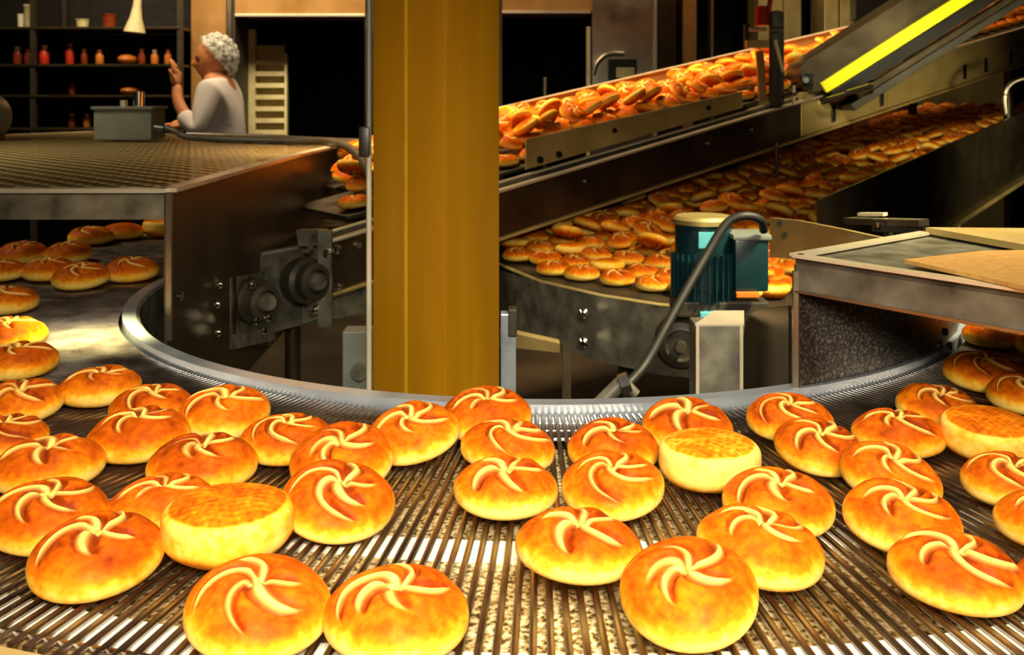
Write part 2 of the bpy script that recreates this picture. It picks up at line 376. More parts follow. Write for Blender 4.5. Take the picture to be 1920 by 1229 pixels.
# px centre, px centre row, px width, kind (0 crest up, 1 flat side up, 2 plain), yaw deg, tilt (x, y) deg, label
B = [
 (482,1135,273,0,200,(8,4),'golden crusty roll at the front edge, left of the two touching each other'),
 (744,1147,280,0,20,(0,0),'crusty roll at the bottom of the photo, right of the two touching each other'),
 (1302,1105,269,0,120,(10,-6),'large golden roll with sweeping pinwheel folds, front edge right of centre'),
 (1083,1022,240,0,60,(-3,2),'golden roll standing alone on the crumb-covered middle of the belt'),
 (1413,1030,245,0,300,(2,8),'golden roll right behind the large front roll right of centre'),
 (1782,1060,243,0,150,(2,3),'orange roll with a pale hook-shaped fold, nearest to the lower right corner'),
 (192,1035,253,0,235,(3,0),'golden roll nearest to the lower left corner with a curled pale fold'),
 (435,992,242,1,0,(0,0),'upside-down roll showing its flat brown base, left front of the belt'),
 (92,965,226,0,330,(4,4),'large orange roll cut by the left frame edge, behind the lower left corner roll'),
 (305,945,205,0,80,(0,0),'roll half hidden behind the upside-down roll on the left, pale white flank'),
 (620,930,216,0,100,(10,10),'tilted dark orange roll right of the upside-down one, long pale straight fold'),
 (652,872,207,0,140,(12,-4),'roll with a thick pale cross leaning right behind the tilted left-centre roll'),
 (947,912,202,0,35,(0,0),'roll with a small hooked fold, left of the touching pair in the centre'),
 (1150,908,203,0,160,(6,-3),'roll with a long curved fold, right of the touching pair in the centre'),
 (1330,872,195,1,40,(0,0),'upside-down orange roll with flat brown base, right of the centre pair'),
 (1458,940,217,0,215,(2,0),'wide golden roll just behind the roll behind the large front right roll'),
 (1693,977,220,0,15,(6,4),'golden roll with a broad diagonal fold behind the lower right corner roll'),
 (1642,882,187,0,95,(9,6),'roll with a tall pale arch of folds, middle of the right cluster'),
 (1968,972,205,0,250,(0,0),'roll cut by the right frame edge, above the lower right corner roll'),
 (1903,905,190,0,65,(0,0),'orange roll near the right frame edge, behind the one cut by the frame'),
 (383,867,207,0,190,(0,0),'roll with short hook and straight pale fold, behind the half hidden one at left'),
 (107,865,200,0,310,(0,0),'orange roll with creased right side behind the big roll cut by the left frame edge'),
 (250,818,194,0,350,(0,0),'dark orange roll with a pale lower left flank, left cluster'),
 (412,772,175,0,25,(6,3),'back roll of the left cluster nearest the inner rail, wide arched folds'),
 (292,762,160,0,270,(0,0),'roll almost hidden behind the dark orange one with the pale flank'),
 (534,824,178,0,200,(0,0),'smooth roll left of the roll with the thick pale cross, near the rail'),
 (768,820,183,0,130,(10,-10),'dark roll with three bold pale folds and a white flank, in front of the column'),
 (912,777,173,0,75,(8,0),'roll touching the inner rail right below the yellow column'),
 (950,836,185,0,165,(0,4),'roll squeezed between the rail roll and the centre pair, left side'),
 (1150,836,178,0,285,(4,0),'roll right behind the right one of the centre pair'),
 (1287,797,178,0,355,(6,0),'roll by the inner rail behind the upside-down orange roll'),
 (1487,790,165,0,110,(5,0),'roll nearest the rail below the speckled cover panel, right'),
 (1543,838,170,0,225,(8,2),'roll with one short vertical fold between the rail and the tall arched one'),
 (1685,812,171,0,320,(0,0),'dark orange roll behind the roll with the tall pale arch'),
 (1757,766,160,0,45,(5,5),'dark roll at the back of the right cluster with a long thin fold'),
 (1853,827,172,1,10,(6,0),'pale-sided upside-down roll near the right edge'),
 (1847,698,150,0,180,(4,0),'dark red roll under the right cover with a pale front'),
 (1926,740,150,0,90,(0,0),'dark red roll cut by the right frame edge, just outside the cover'),
 (178,726,152,0,280,(0,0),'roll standing a little apart at left below the bright empty tray'),
 (50,752,155,0,140,(6,0),'roll at the left frame edge beside the one that stands apart'),
 (8,820,165,0,220,(0,0),'roll cut by the left frame edge, above the creased one'),
 (33,676,150,0,30,(0,0),'dark roll at the left frame edge beside the bright empty tray'),
 (15,628,142,0,190,(0,0),'dark roll at the left frame edge, behind the one beside the bright tray'),
 (10,562,130,0,260,(0,0),'roll at the left frame edge just in front of the tunnel mouth'),
 (160,516,112,0,70,(5,0),'dark roll leading the group in the left tunnel mouth'),
 (240,506,104,0,320,(4,0),'roll right of the leading one in the left tunnel mouth'),
 (85,506,100,0,10,(0,0),'roll left of the leading one in the left tunnel mouth'),
 (50,474,94,0,150,(5,0),'roll in the second row inside the left tunnel, left one'),
 (122,474,88,0,240,(5,0),'roll in the second row inside the left tunnel, middle one'),
 (5,508,95,0,100,(0,0),'roll at the left frame edge inside the left tunnel'),
 (268,430,85,1,0,(0,0),'pale roll deep in the left tunnel beside its right wall'),
 (194,428,80,2,0,(0,0),'plain roll deep in the left tunnel, middle of three'),
 (115,430,86,0,200,(0,0),'dark roll deep in the left tunnel, left of three'),
 (1790,622,100,0,60,(0,0),'dim roll in the shade under the right cover, left one'),
 (1922,640,110,0,10,(0,0),'dim roll in the shade under the right cover at the frame edge'),
 (2035,1100,243,0,10,(0,0),'roll of which only a sliver shows at the lower right frame edge'),
]
L = []
for (cx, cy, wpx, kind, yaw, tilt, lab) in B:
    yc = cy+.195*wpx
    p = onplane(cx, yc, -H); r = .485*wpx*p.y/F
    r = max(.047, min(.060, r))
    L.append([p.x, p.y, r])
for it in range(200):                     # rest side by side instead of inside each other
    for i in range(len(L)):
        for j in range(i+1, len(L)):
            dx, dy = L[j][0]-L[i][0], L[j][1]-L[i][1]; d = math.hypot(dx, dy) or 1e-6
            m = (L[i][2]+L[j][2])*.955
            if d < m:
                k = (m-d)/d*.5; L[i][0] -= dx*k; L[i][1] -= dy*k; L[j][0] += dx*k; L[j][1] += dy*k
    for q in L:
        dx, dy = q[0]-CX, q[1]-CY; d = math.hypot(dx, dy); lo, hi = .838+q[2], 1.43-q[2]*.4
        t = min(max(d, lo), hi)
        if t != d: q[0] = CX+dx*t/d; q[1] = CY+dy*t/d
def place_roll(me, x, y, z, s, yaw, tilt, flip, label, group, name='kaiser_roll'):
    o = bpy.data.objects.new(name, me); COL.objects.link(o)
    R = Matrix.Rotation(math.radians(tilt[0]), 3, 'X') @ Matrix.Rotation(math.radians(tilt[1]), 3, 'Y') @ Matrix.Rotation(math.radians(yaw), 3, 'Z')
    if flip: R = R @ Matrix.Rotation(PI, 3, 'X')
    co_ = np.empty(len(me.vertices)*3, np.float32); me.vertices.foreach_get('co', co_)
    lowest = float((co_.reshape(-1, 3) @ np.array(R[2])).min())*s
    o.rotation_euler = R.to_euler(); o.scale = (s, s, s); o.location = (x, y, z-lowest)
    return tag(o, label, 'bread roll', group)
for i, ((cx, cy, wpx, kind, yaw, tilt, lab), (x, y, r)) in enumerate(zip(B, L)):
    me = HI_PLAIN[kind] if kind else HI[(i*4) % 9]
    place_roll(me, x, y, BZ, r/.055, yaw, tilt, kind == 1, lab, 'crusty rolls on the curved wire belt')

# ------------------------------------------------------------------ the column, its conduit
col = thing('column', (-.104, 1.55, 0), 'mustard yellow square steel column standing inside the belt curve', 'column')
n0 = Vector((-.104, 1.50, 0)); phi = math.radians(33.5); sd = .152
ux = Vector((-math.cos(phi), math.sin(phi), 0)); uy = Vector((math.sin(phi), math.cos(phi), 0))
c = n0+(ux+uy)*sd/2
MB().box((c.x, c.y, 2.15), (sd, sd, 4.28), Matrix((ux, uy, (0,0,1))).transposed(), .006).build('shaft', M['column'], col, True)
q = n0+ux*(sd*.525)-uy*.0005
MB().box((q.x, q.y, 2.15), (.0065, .003, 4.26), Matrix((ux, uy, (0,0,1))).transposed(), .001).build('weld_seam', M['column_seam'], col, True)
MB().box((c.x, c.y, .02), (.26, .26, .02), Matrix((ux, uy, (0,0,1))).transposed()).build('base_plate', M['column'], col)
pipe = thing('conduit_pipe', (P(692,200,1.60).x, 1.60, 0), 'thin pale upright pipe along the left edge of the yellow column', 'pipe')
x = P(692,200,1.60).x
MB().cyl((x,1.60,0), (x,1.60,CZ-.09), .0048, 14).build('lower_tube', M['bright'], pipe, True)
MB().cyl((x,1.60,CZ-.09), (x,1.60,4.29), .0042, 14).build('upper_tube', M['greybox'], pipe, True)
MB().box((x-.007,1.60,CZ-.068), (.018,.022,.05), None, .003).build('clamp', M['black'], pipe, True)

# ------------------------------------------------------------------ left cover (tunnel) with junction box and conduit
zt = CZ-.165; XP = -.635
cov = thing('tunnel_cover', (XP, 2.6, BZ), 'big steel cover with a perforated top over the left tunnel', 'machine cover')
top = [(-3.0, 1.77), (XP, 1.77), (XP-.01, 2.3), (XP-.02, 3.0), (-.64, 3.85), (-1.9, 4.9), (-2.25, 5.15), (-2.5, 4.55), (-3.4, 3.8)]
MB().prism([(a_, b_, zt-.0008) for a_, b_ in top], (0,0,.0008)).build('perforated_top', M['perf'], cov)
e = MB()
for p, q in zip(top, top[1:]+top[:1]): e.beam((*p, zt+.001), (*q, zt+.001), .034, .008)
e.build('edge_trim', M['bright'], cov)
MB().box(((XP-3.0)/2, 1.774, zt-.030), (3.0+XP, .012, .046)).build('front_apron', M['steel_stain'], cov)
tp = [(XP, 1.768), (XP-.004, 2.0), (XP-.01, 2.3), (XP-.02, 3.0), (-.64, 3.85)]
MB().strip([(a_, b_, zt-.003) for a_, b_ in tp], [(a_, b_, CZ-.66) for a_, b_ in tp], .006).build('side_panel', M['steel_dark'], cov, True)
MB().box((XP+.004, 1.768, zt-.14), (.010, .010, .27)).build('corner_post', M['steel'], cov)
for (px, py, D) in ((405,535,2.07),(400,572,2.05),(402,625,2.05),(330,556,1.80)):
    p = P(px, py, D); p.x = XP+.010
    p.y = XP*F/(px-960)
    p.z = CZ-(py-YH)/F*p.y
    MB().lathe(p-Vector((.006,0,0)), (1,0,0), [(.008,0),(.009,.005),(.006,.010),(0,.011)], 12).build('bolt', M['chrome'], cov, True)
def bearing(name, px, py, D, r, parent, lab=None):
    p = P(px, py, D); ax = Vector((.72,-.62,.05)).normalized()
    h = MB().lathe(p-ax*.05, ax, [(r*1.0,0),(r*1.15,.02),(r*1.15,.05),(r*.95,.06),(r*.90,.085),(r*.62,.09),(r*.58,.075),(r*.2,.074)], 32).build(name, M['dark'], parent, True, lab)
    MB().lathe(p-ax*.05, ax, [(r*.45,.07),(r*.45,.098),(r*.36,.104),(0,.104)], 20).build('shaft_end', M['steel_stain'], h, True)
    return h
# bearing plate carried by the side panel
bp = thing('bearing_plate', P(470,640,2.3), 'upright steel plate with a round shaft bearing bolted beside the left cover', 'bearing')
a_, b_, c_, d_ = P(428,520,2.22), P(500,508,2.55), P(500,648,2.55), P(428,652,2.22)
MB().prism([a_, b_, c_, d_], (.012,.004,0)).build('plate', M['steel_stain'], bp)
MB().beam(P(430,520,2.20), P(430,652,2.20), .012, .016, up=(0,1,0)).build('plate_edge', M['steel'], bp)
bearing('bearing_housing', 482, 565, 2.28, .046, bp)
for (px, py) in ((470,535),(478,602),(492,620),(501,596)):
    p = P(px, py, 2.22); MB().lathe(p, (.7,-.7,0), [(.009,0),(.009,.008),(.004,.012),(0,.012)], 6).build('bolt', M['chrome'], bp, True)
MB().prism([P(370,638,2.10), P(430,628,2.22), P(500,618,2.5), P(500,640,2.5), P(430,655,2.22), P(372,668,2.10)], (.02,.01,0)).build('bracket', M['steel_stain'], bp)
# junction box
jb = thing('junction_box', P(253,262,4.1)+Vector((0,0,0)), 'small grey electrical box sitting on the perforated cover', 'junction box')
zb_ = zt+.004; p = P(253,262,4.0); D_ = 3.95
MB().box((p.x, D_, zb_+.066), (.235, .16, .125), None, .01).build('body', M['greybox'], jb, True)
MB().box((p.x, D_, zb_+.134), (.25, .18, .012), None, .004).build('lid', M['greybox'], jb, True)
q = P(264,190,D_); MB().cyl((q.x, D_-.02, zb_+.138), (q.x, D_-.02, zb_+.20), .022, 20).build('cap', M['chrome'], jb, True)
q = P(236,190,D_); MB().cyl((q.x, D_-.02, zb_+.138), (q.x, D_-.02, zb_+.165), .014, 16).build('bolt', M['bright'], jb, True)
q = P(292,240,D_-.09); MB().cyl(q, q+Vector((.04,-.01,-.005)), .016, 16).build('cable_gland', M['teal'], jb, True)
def smooth_path(pts, n=10):
    pts = [Vector(p) for p in pts]; out = []
    for i in range(len(pts)-1):
        p0, p1, p2, p3 = pts[max(i-1,0)], pts[i], pts[i+1], pts[min(i+2, len(pts)-1)]
        for k in range(n):
            t = k/n; out.append(.5*((2*p1)+(p2-p0)*t+(2*p0-5*p1+4*p2-p3)*t*t+(3*p1-p0-3*p2+p3)*t**3))
    out.append(pts[-1]); return out
hose = MB().tube(smooth_path([P(312,240,3.84), P(330,247,3.82), P(352,257,3.8), P(420,262,3.7), P(520,265,3.6), P(605,266,3.45), P(650,275,3.2), P(678,300,2.9), P(700,345,2.6)]), .0135, 12).build('cable_conduit', M['dark'], None, True)
tag(hose, 'dark flexible conduit running from the grey box towards the column', 'conduit')
hr = MB().tube([P(350,251,3.86), P(500,255,3.84), P(640,262,3.82), P(700,264,3.80)], .007, 10).build('guide_rail', M['steel'], None, True)
tag(hr, 'thin pale rail along the back of the perforated cover', 'rail')
mt = thing('drive_motor', P(10,255,4.1), 'teal motor with a grey rim at the upper left frame edge', 'motor')
p = P(5,222,4.2); p.z = zt+.10
MB().lathe((p.x, 4.1, p.z), (0,-1,0), [(.09,0),(.10,.01),(.10,.12),(.085,.14),(.05,.145),(0,.145)], 32).build('rim', M['greybox'], mt, True)
MB().lathe((p.x, 3.96, p.z), (0,-1,0), [(.072,0),(.072,.03),(.05,.05),(0,.055)], 32).build('fan_cover', M['teal'], mt, True)
MB().box((p.x, 4.04, zt+.013), (.14,.10,.024)).build('foot', M['dark'], mt)

# ------------------------------------------------------------------ inclined upper conveyor
O = Vector((-.033, 3.0, CZ-.433)); hx = Vector((.804,.595,0)); nx = Vector((-.595,.804,0)); SL = .185
def U(s, t, z): return O+hx*s+nx*t+Vector((0,0,z+SL*s))
up = thing('inclined_conveyor', U(1.5,.35,0)-Vector((0,0,U(1.5,.35,0).z)), 'long inclined steel conveyor heaped with bright orange rolls behind the column', 'conveyor')
def ubar(s0, s1, t0, t1, z0, z1, name, mat, parent=None, lab=None, z0b=None, z1b=None):
    z0b = z0 if z0b is None else z0b; z1b = z1 if z1b is None else z1b
    mb = MB(); vs = [mb.bm.verts.new(U(*k)) for k in ((s0,t0,z0),(s0,t1,z0),(s0,t1,z1),(s0,t0,z1),(s1,t0,z0b),(s1,t1,z0b),(s1,t1,z1b),(s1,t0,z1b))]
    for f in ((0,1,2,3),(7,6,5,4),(0,4,5,1),(1,5,6,2),(2,6,7,3),(3,7,4,0)): mb.bm.faces.new([vs[i] for i in f])
    return mb.build(name, mat, parent or up, False, lab, .0015)
ubar(-.62, 1.50, 0, .02, .012, .150, 'side_beam', M['steel_dark'], lab='dark near side beam')  # dark steel stands in for shade; same metal as the upper plate
ubar(-.62, 5.2, -.012, .02, 0, .010, 'lower_flange', M['tan'])
ubar(-.62, 1.75, -.02, .012, .152, .160, 'slide_rail', M['bright'], lab='shiny outer edge rail')
ubar(-.62, 1.60, .026, .040, .168, .176, 'slide_rail', M['bright'], lab='shiny inner edge rail')
ubar(-.62, 1.60, .012, .045, .150, .166, 'rail_bed', M['dark'])
ubar(.135, 1.20, .050, .056, .185, .285, 'side_guard', M['tan'], z1b=.250, lab='pale near guard plate with two bolt holes')
ubar(1.50, 5.2, 0, .015, .012, .190, 'side_guard', M['tan'], lab='tan outer plate of the upper section')
ubar(1.9, 5.2, -.008, .02, .190, .198, 'top_flange', M['bright'])
ubar(-.10, 5.2, .74, .748, .06, .305, 'far_guard', M['bronze'])
ubar(-.10, 5.2, .735, .753, .305, .312, 'far_guard_trim', M['bright'])
ubar(-.50, 5.2, .06, .42, .185, .195, 'belt_edge', M['dark'])
ubar(-.30, 5.2, .42, .735, .185, .195, 'belt', M['dark'])
ubar(-.68, -.62, -.03, .0, -.04, .20, 'end_plate', M['steel_stain'])
for (s, t, z) in ((.52,.048,.235),(1.00,.048,.222),(.19,.048,.205),(.27,.048,.205)):
    MB().cyl(U(s,t+.004,z), U(s,t-.006,z), .009 if s > .4 else .012, 12).build('bolt', M['black'], up, True)
for s in (.35, .95, -.35, 1.2, -.5):
    MB().cyl(U(s,.0,.10 if s > 0 else .12), U(s,-.008,.10 if s > 0 else .12), .009, 12).build('bolt', M['chrome'], up, True)
for s in (1.7, 2.05, 2.75, 2.95, 3.2, 3.6):
    ubar(s, s+.025, -.006, 0, .03, .10, 'bracket', M['black'])
bearing('bearing_housing', 577, 527, 2.50, .052, up)
MB().beam(P(610,432,2.52), P(610,612,2.52), .035, .02, up=(0,1,0)).build('end_bracket', M['steel_stain'], up)
MB().prism([P(555,432,2.50), P(606,430,2.55), P(606,460,2.55), P(560,462,2.50)], (.01,.02,0)).build('gusset', M['steel_stain'], up)
for (px, py) in ((612,476),(630,470),(575,470),(588,583),(632,538)):
    MB().lathe(P(px,py,2.5)+Vector((0,.03,0)), (0,-1,0), [(.011,0),(.011,.03),(.005,.036),(0,.036)], 10).build('bolt', M['chrome'], up, True)
for s, t in ((-.3,.1),(.1,.65),(1.6,.65),(3.4,.1),(3.4,.65),(4.8,.1)):
    b_ = U(s,t,.10); MB().cyl((b_.x,b_.y,0), b_, .025, 12).build('leg', M['steel_dark'], up, True)
rd = MB().cyl(P(1022,198,4.75)+Vector((0,0,-1.2)), P(1022,145,4.75), .010, 10).build('rod', M['steel'], None, True)
rd.location.z -= 0; tag(rd, 'short thin upright rod before the dark opening right of the column', 'rod')

# ------------------------------------------------------------------ lower conveyor
O2 = Vector((.644, 2.40, CZ-.50)); h2 = Vector((.656,.755,0)); n2 = Vector((-.755,.656,0))
def W(s, t, z): return O2+h2*s+n2*t+Vector((0,0,z+.10*max(0,s)))
low = thing('lower_conveyor', (.6,3.0,0), 'shaded lower conveyor full of dark red rolls below the inclined one', 'conveyor')
fr = [(-.16,3.35),(-.10,3.12),(-.03,2.90),(.08,2.64),(.23,2.45),(.36,2.34),(.50,2.28),(.66,2.26)]
sd_ = [W(.0,0,0), W(4.2,0,0), W(4.2,1.05,0), W(.2,1.05,0)]
mb = MB(); mb.prism([(x_, y_, CZ-.506) for x_, y_ in fr]+[(.75,2.52,CZ-.506), (W(0,1.05,0).x, W(0,1.05,0).y, CZ-.506)], (0,0,.006))
mb.prism([W(0.02,.0,-.006), W(4.2,0,-.006), W(4.2,1.05,-.006), W(.0,1.05,-.006)], (0,0,.006)).build('belt', M['dark'], low)
MB().strip([(x_, y_, CZ-.497) for x_, y_ in fr], [(x_, y_, CZ-.665) for x_, y_ in fr], -.006).build('curved_panel', M['steel_stain'], low, True, 'curved steel front panel')
MB().tube([(x_, y_, CZ-.497) for x_, y_ in fr], .005, 8).build('panel_rim', M['tan'], low, True)
for (py) in (589, 644):
    p = P(1098, py, 2.42); MB().lathe(p+Vector((0,.03,0)), (-.2,-1,0), [(.013,0),(.013,.03),(.007,.036),(0,.036)], 14).build('bolt', M['chrome'], low, True)
g = MB(); g.prism([W(.30,0,-.08), W(4.2,0,-.08), W(4.2,0,.20), W(.30,0,.20)], n2*.008).build('side_guard', M['steel_dark'], low)
MB().beam(W(.3,-.01,-.09), W(4.2,-.01,-.09), .035, .018).build('lower_flange', M['tan'], low)
MB().beam(W(.3,-.45,-.30), W(4.2,-.45,-.30), .03, .10).build('cross_beam', M['steel_dark'], low)
MB().prism([W(-.1,1.06,0), W(4.2,1.06,0), W(4.2,1.06,.16), W(-.1,1.06,.16)], n2*.008).build('far_guard', M['steel_dark'], low)
gp = [P(1443,408,2.30), P(1500,414,2.20), P(1580,430,1.98), P(1640,443,1.85), P(1705,453,1.76)]
gb = [P(1443,483,2.30), P(1500,487,2.20), P(1580,495,1.98), P(1640,500,1.85), P(1705,505,1.76)]
MB().strip(gp, gb, .006).build('curved_guard', M['tan'], low, True, 'golden lit curved guard plate')
for p in (P(1472,440,2.23), P(1605,461,1.92), P(1462,418,2.26)): MB().cyl(p, p+Vector((-.004,-.012,0)), .006, 10).build('bolt', M['black'], low, True)
for x_, y_ in ((-.02,3.0),(.30,2.52),(2.0,4.6),(1.2,4.9)):
    MB().cyl((x_,y_,0), (x_,y_,CZ-.55), .022, 12).build('leg', M['steel_dark'], low, True)
fb = MB().prism([P(938,620,2.35), P(1050,645,2.25), P(1050,662,2.25), P(938,650,2.35)], (.0,.04,0)).build('frame_bar', M['tan'], low, label='tan cross bar under the curved panel')
MB().beam(P(1062,640,2.25), P(1062,760,2.25), .02, .02, up=(0,1,0)).build('support', M['steel_dark'], low)
# things inside the ring
po = thing('support_post', (P(955,745,1.75).x, 1.75, 0), 'short blue-grey post just right of the yellow column', 'post')
p = P(953,600,1.75); MB().box((p.x, 1.75, (CZ-.385)/2), (.028,.03,CZ-.385), None, .002).build('post', M['rail'], po)
MB().box((p.x+.008, 1.745, CZ-.40), (.016,.034,.05), None, .003).build('bracket', M['dark'], po)
sb = thing('switch_box', (P(672,720,1.9).x, 1.9, 0), 'small blue-grey box left of the foot of the column', 'box')
p = P(672,670,1.9); MB().box((p.x, 1.9, CZ-.51), (.055,.05,.12), None, .003).build('body', M['greybox'], sb)
MB().cyl((p.x+.008, 1.873, CZ-.525), (p.x+.008, 1.855, CZ-.525), .016, 18).build('knob', M['steel_stain'], sb, True)
MB().cyl((p.x, 1.9, 0), (p.x, 1.9, CZ-.57), .012, 12).build('stand', M['dark'], sb, True)
# motor
mo = thing('gear_motor', P(1340,690,2.12), 'blue-green geared motor with a round fan hood in front of the shaded rolls', 'motor')
m0 = P(1318,405,2.14)
MB().lathe((m0.x, m0.y, m0.z-.19), (0,0,1), [(.050,0),(.058,.004),(.058,.03),(.062,.034),(.062,.176),(.058,.178)], 36).build('hood', M['teal'], mo, True)
MB().lathe((m0.x, m0.y, m0.z-.012), (0,0,1), [(.060,-.006),(.066,-.004),(.066,.006),(.060,.013),(.03,.015),(0,.015)], 36).build('rain_cap', M['olive'], mo, True)
MB().box((m0.x-.004, m0.y-.060, m0.z-.046), (.036,.006,.036), None, .002).build('name_plate', M['cyan'], mo)  # blue label with its cyan highlight put into the colour
fn = MB()
for k in range(15):
    a = PI+PI*k/14; fn.box((m0.x+.066*math.cos(a), m0.y+.066*math.sin(a), m0.z-.13), (.012,.003,.10), Matrix.Rotation(a, 3, 'Z'))
fn.build('cooling_fin', M['teal'], mo)
MB().box((P(1405,500,2.1).x, 2.12, P(1405,492,2.12).z), (.074,.09,.115), None, .008).build('terminal_box', M['teal'], mo, True)
MB().box((P(1405,500,2.1).x, 2.12, P(1405,440,2.12).z), (.084,.10,.012), None, .004).build('terminal_lid', M['greybox'], mo, True)
MB().box((P(1350,575,2.12).x, 2.14, P(1350,575,2.12).z), (.20,.11,.035), None, .005).build('mounting_plate', M['dark'], mo)
MB().box((P(1395,548,2.1).x, 2.07, P(1395,553,2.07).z), (.05,.012,.012), None, .002).build('name_tag', M['amber'], mo)
g0 = P(1283,645,2.12)
MB().lathe(g0+Vector((0,.05,0)), (-.15,-1,0), [(.045,0),(.058,.01),(.058,.05),(.05,.065),(.035,.07),(.030,.06),(.012,.06),(.012,.085),(0,.085)], 36).build('gearbox', M['dark'], mo, True)
MB().box((P(1330,640,2.14).x, 2.17, P(1330,640,2.14).z), (.14,.05,.13), None, .008).build('gear_case', M['dark'], mo)
MB().box((P(1335,605,2.08).x-.004, 2.085, P(1320,592,2.085).z), (.045,.02,.02), None, .003).build('connector', M['cyan'], mo)
MB().cyl((m0.x+.05, 2.17, 0), (m0.x+.05, 2.17, P(1330,680,2.15).z), .02, 12).build('stand', M['dark'], mo, True)
cb = MB().tube(smooth_path([P(1432,432,2.06), P(1425,412,2.03), P(1395,405,2.02), P(1362,420,2.02), P(1325,478,2.0), P(1285,548,1.96), P(1248,615,1.92), P(1212,680,1.88), P(1182,716,1.84), P(1160,738,1.82)]), .0095, 12).build('power_cable', M['rubber'], None, True)
tag(cb, 'thick black cable looping down from the blue-green motor', 'cable')
gl = thing('cable_coupling', P(1150,760,1.8), 'ribbed metal coupling at the lower end of the black cable', 'coupling')
MB().cyl(P(1172,712,1.80), P(1122,760,1.80), .014, 16).build('hose_end', M['steel_stain'], gl, True)
MB().cyl(P(1180,716,1.78), P(1163,722,1.78), .019, 6).build('nut', M['chrome'], gl, True)
MB().cyl(P(1192,740,1.78), P(1175,722,1.78), .010, 12).build('stub', M['steel_stain'], gl, True)
MB().cyl(P(1122,760,1.80), (P(1122,760,1.80).x, 1.80, 0), .012, 12).build('hose', M['dark'], gl, True)
# steel box
bx = thing('steel_box', (P(1348,745,1.52).x, 1.55, 0), 'scratched pale steel box standing behind the inner rail at right', 'box')
x0, x1 = P(1305,0,1.52).x, P(1392,0,1.52).x
zt2 = CZ-.355
MB().box(((x0+x1)/2, 1.55, zt2-.13), (x1-x0, .06, .26), None, .002).build('body', M['steel_stain'], bx)
MB().prism([(x0-.002,1.517,zt2), (x1+.002,1.517,zt2), (x1+.022,1.60,zt2+.003), (x0+.045,1.60,zt2+.003)], (0,0,.003)).build('lid', M['bright'], bx)
for x_ in (x0+.002, x1-.002): MB().box((x_, 1.519, zt2-.13), (.005,.004,.26)).build('edge', M['bright'], bx)
MB().cyl(((x0+x1)/2, 1.55, 0), ((x0+x1)/2, 1.55, zt2-.26), .02, 12).build('stand', M['dark'], bx, True)
wp = [P(1394,630,1.60), P(1398,605,1.58), P(1412,585,1.55), P(1440,577,1.47), P(1478,573,1.36)]
wall_ = MB().strip(wp, [Vector((q.x, q.y, CZ-.62)) for q in wp], .005).build('splash_panel', M['steel_dark'], None, True)
tag(wall_, 'dull curved steel panel between the pale box and the speckled cover', 'panel')

# ------------------------------------------------------------------ right cover
rc = thing('right_cover', (.70, 1.45, BZ), 'steel cover over the right bend with a broad sloping front edge', 'machine cover')
zr = CZ-.213
Aa, Bb, Cc, Dd = Vector((.39,1.32)), Vector((.685,.94)), Vector((.666,1.546)), Vector((1.35,1.50))
E_ = Vector((1.35,.94))
def v3(p, z): return Vector((p[0], p[1], z))
MB().prism([v3(Aa,zr-.010), v3(Bb,zr-.010), v3(E_,zr-.010), v3(Dd,zr-.010), v3(Cc,zr-.010)], (0,0,.006)).build('top_plate', M['steel_stain'], rc)
d = (Bb-Aa).normalized(); nn = Vector((-d.y, d.x))
MB().prism([v3(Aa,zr-.046), v3(Bb,zr-.046), v3(Bb+nn*.008,zr-.046), v3(Aa+nn*.008,zr-.046)], (0,0,.046)).build('front_apron', M['steel_stain'], rc)
MB().beam(v3(Aa,zr+.001), v3(Bb,zr+.001), .018, .004).beam(v3(Aa,zr+.001), v3(Cc,zr+.001), .020, .004).build('edge_trim', M['bright'], rc)
MB().beam(v3(Aa,zr-.047), v3(Bb,zr-.047), .012, .004).build('lower_trim', M['steel'], rc)
MB().prism([v3(Cc,zr), v3((.73,1.35),zr), v3((1.35,1.33),zr), v3(Dd,zr)], (0,0,.010)).build('back_plate', M['tan'], rc)
aa = [math.radians(k) for k in (23.7, 27, 31, 35, 39, 43, 47, 52, 58, 66)]
MB().strip([ctr(.828, k, zr-.012) for k in aa], [ctr(.828, k, BZ-.0) for k in aa], .004).build('speckled_panel', M['speckle'], rc, True, 'curved inner panel speckled with flour')
MB().box((Aa.x-.001, Aa.y-.002, zr-.13), (.007,.007,.22)).build('corner_post', M['steel'], rc)
for a, z in ((45, .03), (46.5, .045), (47.8, .02)):
    MB().lathe(ctr(.846, math.radians(a), BZ+z), (.6,-.8,0), [(.006,0),(.006,.006),(0,.008)], 8).build('bolt', M['chrome'], rc, True)
for x_, y_ in ((1.30,1.45),(1.30,1.0)): MB().cyl((x_,y_,0), (x_,y_,zr-.01), .02, 12).build('leg', M['steel_dark'], rc, True)
sh = MB().prism([onplane(1695,491,-.207), onplane(1845,474,-.207), onplane(2150,470,-.207), onplane(2150,582,-.207), onplane(1920,541,-.207)], (0,0,.005)).build('board', M['card'], None)
sh.location.z = -.002
tag(sh, 'tan fibre board lying on the right steel cover', 'board')
lt = thing('toggle_latch', P(1665,440,1.75), 'small steel latch on the rim behind the right cover', 'latch')
MB().beam(P(1592,414,1.86), P(1732,418,1.72), .03, .012).build('base', M['steel'], lt)
MB().beam(P(1612,402,1.84), P(1660,402,1.80), .016, .006).build('lever', M['bright'], lt)
MB().beam(P(1640,422,1.80), P(1728,428,1.73), .02, .022).build('bracket', M['dark'], lt)
MB().cyl(P(1648,426,1.76), P(1648,418,1.76), .006, 10).build('bolt', M['chrome'], lt, True)
MB().beam(P(1665,425,1.80), P(1665,452,1.80), .012, .012, up=(0,1,0)).build('foot', M['dark'], lt)
tr = MB().cyl(P(1456,268,3.75), Vector((P(1456,268,3.75).x, 3.75, 0)), .007, 8).build('rod', M['steel_dark'], None, True)
